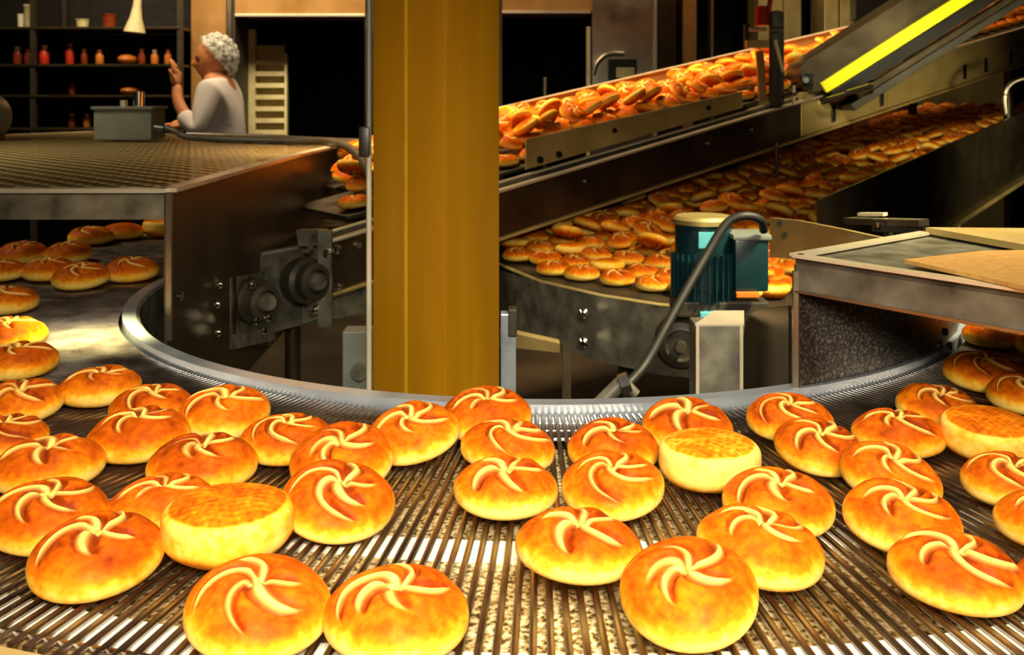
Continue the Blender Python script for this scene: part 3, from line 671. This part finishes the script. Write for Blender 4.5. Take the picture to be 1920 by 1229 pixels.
tag(tr, 'thin dark hanging rod between the two conveyors right of centre', 'rod')
hp = MB().tube(smooth_path([P(1886,215,4.3), P(1884,185,4.3), P(1893,160,4.3), P(1925,146,4.3), P(1990,140,4.3)]), .010, 10).build('bent_pipe', M['steel'], None, True)
tag(hp, 'thin bent steel pipe at the right frame edge under the inclined conveyor', 'pipe')

# ------------------------------------------------------------------ belt elevator with the yellow edge
ev = thing('belt_elevator', P(1520,190,3.88), 'steep narrow belt machine with a bright yellow edge strip at upper right', 'elevator')
e0, e1 = P(1538,161,3.90), P(2000,-132,3.90)
dd = (e1-e0).normalized(); pu = Vector((-dd.z, 0, dd.x))
def bar(o0, o1, y0, y1, name, mat, s0=0, s1=None, bev=.004):
    s1 = (e1-e0).length if s1 is None else s1
    a, b = e0+dd*s0, e0+dd*s1
    return MB().prism([a+pu*o0+Vector((0,y0,0)), b+pu*o0+Vector((0,y0,0)), b+pu*o1+Vector((0,y0,0)), a+pu*o1+Vector((0,y0,0))], (0,y1-y0,0)).build(name, mat, ev, False, None, bev)
bar(-.012, .115, .0, .24, 'housing', M['steel_dark'], -.01)
MB().cyl(e0+pu*.048+Vector((0,-.01,0)), e0+pu*.048+Vector((0,.26,0)), .066, 28).build('end_roller', M['steel_dark'], ev, True)
bar(-.036, .012, -.025, .0, 'edge_strip', M['yellow'], 0)
bar(-.09, -.040, -.02, .22, 'underside_belt', M['black'], .02)
bar(-.125, -.10, -.02, .0, 'lower_rod', M['steel_dark'], .1)
bar(-.16, -.13, -.01, .2, 'frame', M['dark'], .06)
for px, py in ((1612,169),(1560,187)):
    p = P(px,py,3.84); MB().cyl(p-Vector((.05,0,.012)), p+Vector((.05,0,.018)), .012, 12).build('pin', M['chrome'], ev, True)
MB().box(P(1512,150,3.86), (.05,.05,.05), None, .006).build('block', M['black'], ev)
MB().cyl(P(1511,150,3.82), P(1511,150,3.80), .012, 12).build('screw', M['chrome'], ev, True)
for px in (1530, 1640):
    b_ = P(px, 190, 3.95); MB().cyl((b_.x, 4.0, CZ+.02), (b_.x, 4.0, b_.z+.14*(px > 1600)+.06), .012, 10).build('foot', M['dark'], ev, True)
cp = thing('clamp_post', P(1456,195,3.80), 'dark upright post with a red knob and pale cross pin beside the elevator', 'post')
p0, p1 = P(1456,200,3.80), P(1456,20,3.80)
MB().box((p0.x, 3.8, (p0.z+p1.z)/2), (.058,.05,p1.z-p0.z), None, .02).build('post', M['dark'], cp, True)
MB().cyl(P(1429,48,3.8), P(1429,12,3.8), .030, 18, .026).build('knob', M['red'], cp, True)
MB().cyl(P(1439,40,3.8), P(1447,-20,3.8), .010, 10).build('handle', M['red'], cp, True)
MB().cyl(P(1405,55,3.78), P(1437,55,3.78), .008, 12).build('pin', M['bright'], cp, True)
MB().cyl(P(1447,56,3.76), P(1467,56,3.76), .011, 12).build('pin', M['chrome'], cp, True)
MB().beam(P(1398,83,3.8), P(1440,83,3.8), .04, .03).build('arm', M['tan'], cp)
MB().beam(P(1400,45,3.82), P(1400,90,3.82), .02, .02, up=(0,1,0)).build('arm_plate', M['dark'], cp)
MB().beam(P(1453,75,3.76), P(1468,135,3.76), .012, .010, up=(0,1,0)).build('spring', M['cream'], cp)
MB().beam(P(1424,95,3.82), P(1430,190,3.82), .03, .02, up=(0,1,0)).build('guide_plate', M['bronze'], cp)
MB().cyl(P(1469,182,3.78), P(1492,176,3.78), .010, 10).build('pin', M['chrome'], cp, True)
MB().cyl(P(1488,196,3.78), P(1488,160,3.78), .007, 10).build('pin', M['bright'], cp, True)

# ------------------------------------------------------------------ oven front and cabinets behind
YO = 6.0
def wallbox(px0, px1, py0, py1, D, depth, name, mat, parent, zfloor=False, bev=.003, lab=None):
    a, b = P(px0,py0,D), P(px1,py1,D); z1 = a.z; z0 = 0 if zfloor else b.z
    return MB().box(((a.x+b.x)/2, D+depth/2, (z0+z1)/2), (b.x-a.x, depth, z1-z0), None, bev).build(name, mat, parent, False, lab)
ov = thing('oven', (P(780,0,YO).x, YO+.6, 0), 'large bronze steel oven front with two dark openings behind the column', 'oven')
wallbox(358, 424, -330, 0, YO, .5, 'front_post', M['bronze'], ov, True)
wallbox(425, 433, -330, 0, YO-.02, .1, 'post_trim', M['steel'], ov, True)
wallbox(433, 441, -330, 0, YO, .5, 'jamb', M['dark'], ov, True)
wallbox(440, 690, -330, 26, YO, .5, 'header', M['bronze'], ov)
wallbox(440, 684, 26, 31, YO-.02, .05, 'header_trim', M['bright'], ov)
wallbox(684, 942, -330, 0, YO, .5, 'middle_post', M['steel_dark'], ov, True)
wallbox(942, 1110, -330, 20, YO, .5, 'header', M['bronze'], ov)
wallbox(942, 1108, 20, 25, YO-.02, .05, 'header_trim', M['bright'], ov)
wallbox(1110, 1226, -330, 0, YO, .5, 'front_post', M['steel'], ov, True, lab='grey steel post')
wallbox(1226, 1232, -330, 0, YO-.02, .1, 'post_trim', M['bright'], ov, True)
wallbox(1100, 1107, 50, 0, YO-.01, .03, 'jamb_trim', M['cream'], ov, True)
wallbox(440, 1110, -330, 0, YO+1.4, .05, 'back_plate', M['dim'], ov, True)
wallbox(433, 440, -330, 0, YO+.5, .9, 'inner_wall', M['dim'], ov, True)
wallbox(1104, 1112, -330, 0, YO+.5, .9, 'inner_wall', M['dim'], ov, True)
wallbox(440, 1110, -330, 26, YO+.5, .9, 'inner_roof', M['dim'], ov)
lv = thing('slatted_panel', (P(500,0,YO+.35).x, YO+.35, 0), 'pale slatted panel standing inside the left oven opening', 'panel')
D_ = YO+.30
wallbox(462, 478, 55, 0, D_, .05, 'stile', M['cream'], lv, True)
wallbox(533, 538, 100, 0, D_, .05, 'stile', M['cream'], lv, True)
wallbox(478, 533, 85, 0, D_+.06, .02, 'backing', M['olive'], lv, True)
k = 0
for py in range(112, 420, 22): wallbox(478, 534, py, py+9, D_+.005, .04, 'slat', M['cream'], lv)
eb = thing('control_box', P(1168,130,5.9), 'small black control box with a white front on the grey oven post', 'box')
wallbox(1142, 1194, 111, 152, 5.9, .09, 'body', M['black'], eb)
wallbox(1156, 1190, 127, 146, 5.885, .014, 'display', M['cream'], eb)
MB().tube(smooth_path([P(1112,140,5.95), P(1120,118,5.95), P(1140,102,5.95), P(1170,101,5.95)]), .016, 10).build('hood', M['steel'], eb, True)
def cab(px0, px1, py0, D, depth, mat, lab, name='steel_cabinet', cat='cabinet', grp=None, py1=None):
    o = wallbox(px0, px1, py0, py1 or 0, D, depth, name, mat, None, py1 is None); return tag(o, lab, cat, grp)
cab(1234, 1268, -330, 6.1, .4, M['steel_dark'], 'dark brown steel panel right next to the grey oven post', 'partition', 'partition')
cab(1281, 1306, -330, 6.1, .3, M['bronze'], 'narrow golden brown steel post right of the oven', 'steel_post', 'post')
cab(1333, 1338, -330, 6.2, .1, M['steel'], 'very thin pale upright edge before the dark gap', 'steel_edge', 'post')
cab(1422, 1468, -330, 6.4, .3, M['olive'], 'olive cabinet door behind the clamp post, left one', 'cabinet_door', 'door')
cab(1470, 1502, -330, 6.4, .3, M['olive'], 'narrow olive cabinet door right of the clamp post', 'cabinet_door', 'door')
cab(1546, 1572, -330, 6.4, .3, M['tan'], 'tan upright panel above the rolls, left of two', 'partition', 'partition')
cab(1576, 1602, -330, 6.4, .3, M['tan'], 'tan upright panel above the rolls, right of two', 'partition', 'partition')
cab(1604, 1672, -330, 6.3, .3, M['black'], 'black box high up left of the yellow strip', 'black_box', 'box', None, 36)
cab(1602, 1900, -330, 6.7, .3, M['olive'], 'wide brown cabinet behind the yellow-edged elevator', 'steel_cabinet', 'cabinet')

# ------------------------------------------------------------------ rack with jars on the far left
rk = thing('storage_rack', (P(150,0,5.9).x, 6.0, 0), 'dark open rack with dim shelves at the upper left', 'rack')
xa, xb = P(-120,0,5.8).x, P(336,0,5.8).x
for py in (50, 120, 178, 240, 330): wallbox(-120, 336, py, py+5, 5.8, .45, 'shelf', M['steel_dark'], rk)
for x_ in (xa, -2.9, xb):
    for y_ in (5.82, 6.23): MB().box((x_, y_, 1.25), (.03,.03,2.5)).build('post', M['dark'], rk)
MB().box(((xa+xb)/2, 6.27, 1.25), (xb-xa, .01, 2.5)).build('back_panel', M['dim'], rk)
def jar(px, pyb, w_, h_, mat, lidm, lab, i):
    s = 5.92/F; base = P(px, pyb, 5.92); base.y = 5.92; r = w_*s/2; hh = h_*s
    base.z = P(px, pyb, 5.8).z+.001
    o = MB().lathe(base, (0,0,1), [(r*.85,0),(r,hh*.08),(r,hh*.62),(r*.55,hh*.78),(r*.55,hh*.82)], 20).build('jar', mat, None, True)
    tag(o, lab, 'jar', 'dark jars on the far rack')
    MB().cyl(base+Vector((0,0,hh*.82)), base+Vector((0,0,hh)), r*.62, 16).build('lid', lidm, o, True)
ups = [(33,16,34,'darkred','left end'),(52,12,30,'darkred','second from left'),(83,18,36,'red','third from left, with a pale lid'),(131,15,40,'red','tallest, fourth from left'),(158,12,30,'darkred','dim, middle of the shelf'),(187,15,28,'amber','amber, left of the loaf'),(266,13,30,'darkred','right of the loaf'),(290,14,28,'amber','amber, second from the right end'),(315,13,28,'amber','right end')]
for i, (px, w_, h_, mt_, wd) in enumerate(ups): jar(px, 120, w_, h_, M[mt_], M['white'] if i in (0,2,7) else M['amber'], 'small jar on the upper visible rack shelf, '+wd, i)
for i, (px, mt_, wd) in enumerate([(135,'darkred','left'),(163,'amber','middle'),(190,'amber','right')]): jar(px, 240, 13, 26, M[mt_], M['amber'], 'small jar on the lowest visible rack shelf, '+wd+' of three', i)
jar(135, 178, 12, 24, M['darkred'], M['dark'], 'lone dim jar on the middle rack shelf', 0)
def loaf(px, pyb, w_, h_, mat, lab):
    s = 5.8/F; base = P(px, pyb, 5.8); base.y = 5.95; base.z += .001
    mb = MB(); bmesh.ops.create_uvsphere(mb.bm, u_segments=28, v_segments=14, radius=1)
    for v in mb.bm.verts:
        v.co = Vector((base.x+v.co.x*w_*s/2, base.y+v.co.y*.09, base.z+h_*s*.5+(v.co.z if v.co.z > 0 else v.co.z*1.0)*h_*s*.5*(1+.06*math.sin(v.co.x*9))))
    tag(mb.build('loaf', mat, None, True), lab, 'bread')
loaf(222, 120, 36, 20, M['amber'], 'long orange loaf on the upper visible rack shelf')
loaf(228, 178, 38, 16, M['amber'], 'long orange loaf on the middle rack shelf')
for i, (px, w_, h_, m_, lab) in enumerate([(23,12,26,'white','small white tub on the top rack shelf, left end'),(38,18,44,'cream','taller pale tub on the top rack shelf'),(141,24,16,'cream','flat pale tub in the middle of the top rack shelf'),(192,26,26,'darkred','dim brown tub right on the top rack shelf')]):
    b_ = P(px, 50, 5.8); b_.y = 5.9; b_.z += .001; s = 5.8/F
    mb = MB().lathe(b_, (0,0,1), [(w_*s*.42,0),(w_*s*.5,h_*s*.9),(w_*s*.54,h_*s*.92),(w_*s*.54,h_*s)], 20)
    tag(mb.build('tub', M[m_], None, True), lab, 'tub')
b_ = P(252,62,5.65)
hn = MB().lathe(b_, (.10,0,1), [(.045,-.001),(.062,.005),(.055,.03),(.035,.09),(.024,.16),(.020,.24)], 24).build('cone_highlight', M['cream'], None, True)  # cream cone stands in for light falling on a curved object
tag(hn, 'pale bell shape for light on a curved object above the rack near the worker', 'hood')

# ------------------------------------------------------------------ the worker
wk = thing('person', (P(400,0,5.2).x, 5.2, 0), 'worker in a white coat and hair net facing left behind the perforated cover', 'person')
def skin_mesh(name, verts, edges, radii, mat, parent, lab=None, sub=2):
    me = bpy.data.meshes.new(name); me.from_pydata([tuple(v) for v in verts], edges, []); me.update()
    o = bpy.data.objects.new(name, me); COL.objects.link(o)
    m = o.modifiers.new('skin', 'SKIN'); m.use_smooth_shade = True
    for v, r in zip(me.skin_vertices[0].data, radii): v.radius = r if isinstance(r, tuple) else (r, r)
    me.skin_vertices[0].data[0].use_root = True
    s_ = o.modifiers.new('sub', 'SUBSURF'); s_.levels = s_.render_levels = sub
    me.materials.append(mat); o.parent = parent; o.matrix_parent_inverse = Matrix.Translation(-Vector(parent.location))
    if lab: o['label'] = lab
    return o
hx_, hy_ = P(400,0,5.2).x, 5.2
def WP(dx, dy, z): return Vector((hx_+dx, hy_+dy, z))
headc = Vector((P(402,112,5.2).x, 5.2, P(402,112,5.2).z))
hz = headc.z
# body: trunk, neck, legs, arms and hands, one surface
vb = [WP(.035,0,.90), WP(.03,0,1.05), WP(.035,0,1.22), WP(.03,0,1.36), WP(.015,0,1.43), WP(.0,0,hz-.02),
      WP(.03,-.10,.86), WP(.03,-.10,.48), WP(.045,-.10,.08), WP(-.07,-.10,.04),
      WP(.03,.10,.86), WP(.02,.10,.48), WP(.06,.10,.08), WP(-.06,.10,.04),
      WP(.02,-.17,1.36), WP(-.02,-.23,1.13), WP(-.13,-.18,1.30), WP(-.15,-.14,1.40),
      WP(.02,.17,1.36), WP(.0,.24,1.12), WP(-.16,.22,1.15), WP(-.22,.21,1.17)]
eb_ = [(0,1),(1,2),(2,3),(3,4),(4,5),(0,6),(6,7),(7,8),(8,9),(0,10),(10,11),(11,12),(12,13),(3,14),(14,15),(15,16),(16,17),(3,18),(18,19),(19,20),(20,21)]
rb = [.12,.11,.12,.11,.055,.06,.085,.06,.042,.035,.085,.06,.042,.035,.055,.043,.032,.026,.055,.043,.032,.026]
skin_mesh('body', vb, eb_, rb, M['skin'], wk)
def hand(base, dirv, side, up_):
    dirv = Vector(dirv).normalized(); up_ = Vector(up_).normalized(); sdv = dirv.cross(up_).normalized()*side
    V = [base, base+dirv*.04, base+dirv*.08]; E = [(0,1),(1,2)]; R = [.026, .034, .030]
    for k, (o_, l_) in enumerate(((-.030,.062),(-.010,.074),(.010,.070),(.030,.054))):
        i0 = len(V); b0 = base+dirv*.082+sdv*o_
        V += [b0, b0+dirv*l_*.5-up_*.004, b0+dirv*l_*.85-up_*.018]; E += [(2,i0),(i0,i0+1),(i0+1,i0+2)]; R += [.0095,.0085,.007]
    i0 = len(V); b0 = base+dirv*.03+sdv*-.034
    V += [b0, b0+dirv*.028-sdv*.018-up_*.006, b0+dirv*.055-sdv*.022-up_*.012]; E += [(1,i0),(i0,i0+1),(i0+1,i0+2)]; R += [.011,.0095,.008]
    skin_mesh('hand', V, E, R, M['skin'], wk, None, 1)
hand(WP(-.15,-.14,1.385), (-.12,.1,1), 1, (1,0,0))
hand(WP(-.21,.21,1.165), (-1,0,.1), 1, (0,0,1))
# head with a face looking left
mb = MB(); bmesh.ops.create_uvsphere(mb.bm, u_segments=48, v_segments=36, radius=1)
for v in mb.bm.verts:
    x_, y_, z_ = v.co
    X_ = x_*.098; Y_ = y_*.076; Z_ = z_*.118
    if z_ < 0: X_ += -.018*(-z_)*(1); Y_ *= 1+.22*z_; X_ *= 1+.10*z_
    f = max(0, -x_)                       # face side (towards -x)
    nose = math.exp(-((y_*.076)/.012)**2)*math.exp(-((Z_+.012)/.022)**2)*(f > .6)
    X_ -= .026*nose
    brow = math.exp(-((Z_-.022)/.010)**2)*(f > .55)*.005*math.exp(-(Y_/.045)**2); X_ -= brow
    for sy in (-1, 1):
        X_ += .010*math.exp(-((Y_-sy*.030)/.013)**2)*math.exp(-((Z_-.006)/.010)**2)*(f > .5)
    lips = math.exp(-(Y_/.022)**2)*(math.exp(-((Z_+.052)/.006)**2)+math.exp(-((Z_+.066)/.006)**2))*(f > .5); X_ -= .006*lips
    X_ -= .008*math.exp(-(Y_/.022)**2)*math.exp(-((Z_+.098)/.014)**2)*(f > .3)
    v.co = (X_, Y_, Z_)
Rh = Matrix.Rotation(math.radians(22), 4, 'Z') @ Matrix.Rotation(math.radians(-6), 4, 'Y')
mb.bm.transform(Matrix.Translation(headc) @ Rh)
hd = mb.build('head', M['skin'], wk, True)
for sy in (-1, 1):
    ce = headc+(Rh.to_3x3() @ Vector((-.084, sy*.030, .006)))
    m2 = MB(); bmesh.ops.create_uvsphere(m2.bm, u_segments=16, v_segments=10, radius=.011); m2.bm.transform(Matrix.Translation(ce)); m2.build('eye', M['hair'], hd, True)
    ce = headc+(Rh.to_3x3() @ Vector((.010, sy*.076, -.004)))
    m2 = MB(); bmesh.ops.create_uvsphere(m2.bm, u_segments=16, v_segments=10, radius=1); m2.bm.transform(Matrix.Translation(ce) @ Rh @ Matrix.Diagonal((.016,.008,.030,1))); m2.build('ear', M['skin'], hd, True)
    ce = headc+(Rh.to_3x3() @ Vector((-.094, sy*.030, .026)))
    MB().box(ce, (.008,.028,.005), Rh.to_3x3(), .002).build('eyebrow', M['hair'], hd, True)
def shell(s3, cut, off, name, mat, wob=0):
    m2 = MB(); bmesh.ops.create_uvsphere(m2.bm, u_segments=48, v_segments=32, radius=1)
    dl = [v for v in m2.bm.verts if not cut(v.co)]; bmesh.ops.delete(m2.bm, geom=dl, context='VERTS')
    for v in m2.bm.verts:
        k = 1+wob*noise.noise(v.co*5)
        v.co = Vector((v.co.x*s3[0]*k+off[0], v.co.y*s3[1]*k+off[1], v.co.z*s3[2]*k+off[2]))
    m2.bm.transform(Matrix.Translation(headc) @ Rh)
    o = m2.build(name, mat, wk, True); so = o.modifiers.new('solid', 'SOLIDIFY'); so.thickness = .003; return o
shell((.100,.082,.118), lambda c: c.x > -.35+max(0, .6-c.z)*.55, (.004,0,.008), 'hair', M['hair'])
shell((.120,.098,.132), lambda c: c.x > -.62+max(0, .55-c.z)*.75, (.012,0,.012), 'hair_net', M['net'], .12)
# coat
vc = [WP(.04,0,.62), WP(.04,0,.95), WP(.045,0,1.15), WP(.04,0,1.33), WP(.022,0,1.425),
      WP(.03,-.17,1.36), WP(-.01,-.235,1.13), WP(-.10,-.20,1.25),
      WP(.03,.17,1.36), WP(.0,.245,1.12), WP(-.13,.225,1.145)]
ec = [(0,1),(1,2),(2,3),(3,4),(3,5),(5,6),(6,7),(3,8),(8,9),(9,10)]
skin_mesh('coat', vc, ec, [(.19,.16),(.16,.14),(.14,.13),(.135,.12),.065,.072,.062,.050,.072,.062,.050], M['coat'], wk)
for sy in (-1, 1):
    skin_mesh('trouser_leg', [WP(.03,sy*.10,.80), WP(.03,sy*.10,.48), WP(.05,sy*.10,.10)], [(0,1),(1,2)], [.105,.085,.065], M['trousers'], wk)
    MB().box(WP(-.02,sy*.10,.035), (.26,.10,.07), None, .03).build('shoe', M['black'], wk, True)

# ------------------------------------------------------------------ heaps of rolls on the two far conveyors
far = []
def vis(p, pad=40):
    X_, Y_ = 960+F*p.x/p.y, YH+F*(CZ-p.z)/p.y
    return -pad < X_ < 1920+pad and -pad < Y_ < 1229
s = -.55; row = 0
while s < 4.9:
    for k in range(6):
        t = .125+k*.1085
        j1, j2 = rr.uniform(-.003,.003), rr.uniform(-.003,.003)
        if rr.random() < .0: continue
        far.append(('u', s+j1, t+j2, .196, 0, rr.uniform(0,360)))
    for k in range(5):
        t = .125+.054+k*.1085
        if k < 5: far.append(('u', s+.054, t, .232+rr.uniform(0,.012), 1, rr.uniform(0,360)))
    for k in range(4):
        if rr.random() < .8: far.append(('u', s+.02+rr.uniform(-.015,.015), .21+k*.135+rr.uniform(-.015,.015), .268+rr.uniform(0,.012), 2, rr.uniform(0,360)))
    s += .1085; row += 1
import itertools
def inbed(x_, y_):
    v = Vector((x_, y_, 0))-Vector((O2.x, O2.y, 0)); s_ = v.dot(h2); t_ = v.dot(n2)
    if s_ >= .15: return .07 < t_ < .98
    # front lobe: behind the curved panel
    for (ax, ay), (bx_, by_) in zip(fr, fr[1:]):
        if ax <= x_ <= bx_:
            yy = ay+(by_-ay)*(x_-ax)/(bx_-ax); return y_ > yy+.075 and t_ < .98
    return False
lowpts = []
gx = -.2
i = 0
for ix in range(60):
    for iy in range(60):
        s_, t_ = -1.2+ix*.112, .07+iy*.112
        p = O2+h2*s_+n2*t_
        if t_ > 1.0: continue
        p.x += rr.uniform(-.006,.006); p.y += rr.uniform(-.006,.006)
        if inbed(p.x, p.y) and s_ < 4.1: lowpts.append((s_, t_, p))
for (s_, t_, p) in lowpts:
    z = BZ*0+CZ-.50+.10*max(0, s_)
    far.append(('l', p.x, p.y, z+.001, 0, rr.uniform(0,360)))
    if s_ > .1 and t_ < .9 and rr.random() < .72:
        q = p+h2*.056+n2*.056; far.append(('l', q.x, q.y, z+.036+.0056, 1, rr.uniform(0,360)))
for (x_, y_, lay) in ((.575,2.40,0),(.655,2.44,0),(.60,2.50,0),(.615,2.425,1),(.655,2.50,1),(.70,2.54,0),(.635,2.46,2),(.57,2.47,1)):
    far.append(('l', x_, y_, CZ-.499+.036*lay, lay, rr.uniform(0,360)))
cand = []
for (kd, a, b, z, lay, yaw) in far:
    if kd == 'u':
        p = U(a, b, z); ti = (rr.uniform(-16,16), rr.uniform(-16,16)) if lay else (rr.uniform(-2,2), -6)
        if lay == 2: ti = (rr.uniform(-38,38), rr.uniform(-38,38))
        if 960+F*p.x/p.y < 646 or a < -.50: continue         # beyond this they are inside the cover
        if lay == 0 and .2 < b < .70: continue          # covered by the layers above
    else: p = Vector((a, b, z)); ti = (rr.uniform(-20,20)*lay, rr.uniform(-20,20)*lay)
    if vis(p): cand.append((p.y, kd, p, lay, yaw, ti))
cand.sort(key=lambda q: q[0])
NIND = 300-len(B)
front = sorted([k for k, q in enumerate(cand) if q[1] == 'l' and q[3] == 0 and q[2].y < 2.95 and q[2].x < .5], key=lambda k: cand[k][2].x)
ORD = ['first', 'second', 'third', 'fourth', 'fifth', 'sixth', 'seventh', 'eighth', 'ninth', 'tenth']
def far_label(k, kd, p):
    X_ = 960+F*p.x/p.y
    if kd == 'u':
        if X_ < 700: return 'orange roll at the lower end of the inclined heap, left of the yellow column', 'heaped rolls left of the column'
        if X_ < 1455: return 'bright orange roll in the inclined heap between the yellow column and the dark clamp post', 'heaped rolls right of the column'
        return 'orange roll in the inclined heap beyond the dark clamp post', 'heaped rolls beyond the clamp post'
    if k in front[:10]: return 'dim roll near the curved front panel of the shaded heap, %s from the left' % ORD[front.index(k)], 'front rolls of the lower conveyor'
    if X_ > 1443: return 'dark red roll in the shaded heap right of the blue-green motor', 'shaded rolls right of the motor'
    return 'dark red roll in the shaded heap between the column and the blue-green motor', 'shaded rolls left of the motor'
rest = bmesh.new(); nrest = 0
for n_, (_, kd, p, lay, yaw, ti) in enumerate(cand):
    me = LO[n_ % 5]; sc_ = .050/.055
    flip = rr.random() < .18
    if n_ < NIND:
        place_roll(me, p.x, p.y, p.z, sc_, yaw, ti, flip, *far_label(n_, kd, p))
    else:
        nb = len(rest.verts); rest.from_mesh(me); rest.verts.ensure_lookup_table()
        R = Matrix.Rotation(math.radians(ti[0]), 4, 'X') @ Matrix.Rotation(math.radians(ti[1]), 4, 'Y') @ Matrix.Rotation(math.radians(yaw), 4, 'Z')
        bmesh.ops.transform(rest, matrix=Matrix.Translation(p) @ R @ Matrix.Scale(sc_, 4), verts=rest.verts[nb:]); nrest += 1
me = bpy.data.meshes.new('far_rolls'); rest.to_mesh(me); rest.free(); me.materials.append(M['crust'])
for p_ in me.polygons: p_.use_smooth = True
fo = bpy.data.objects.new('kaiser_rolls', me); COL.objects.link(fo)
tag(fo, 'far bread rolls at the distant upper ends of the two straight conveyors', 'bread rolls', None, 'stuff')
print('rods', nr, 'individual', min(NIND, len(cand)), 'rest', nrest)
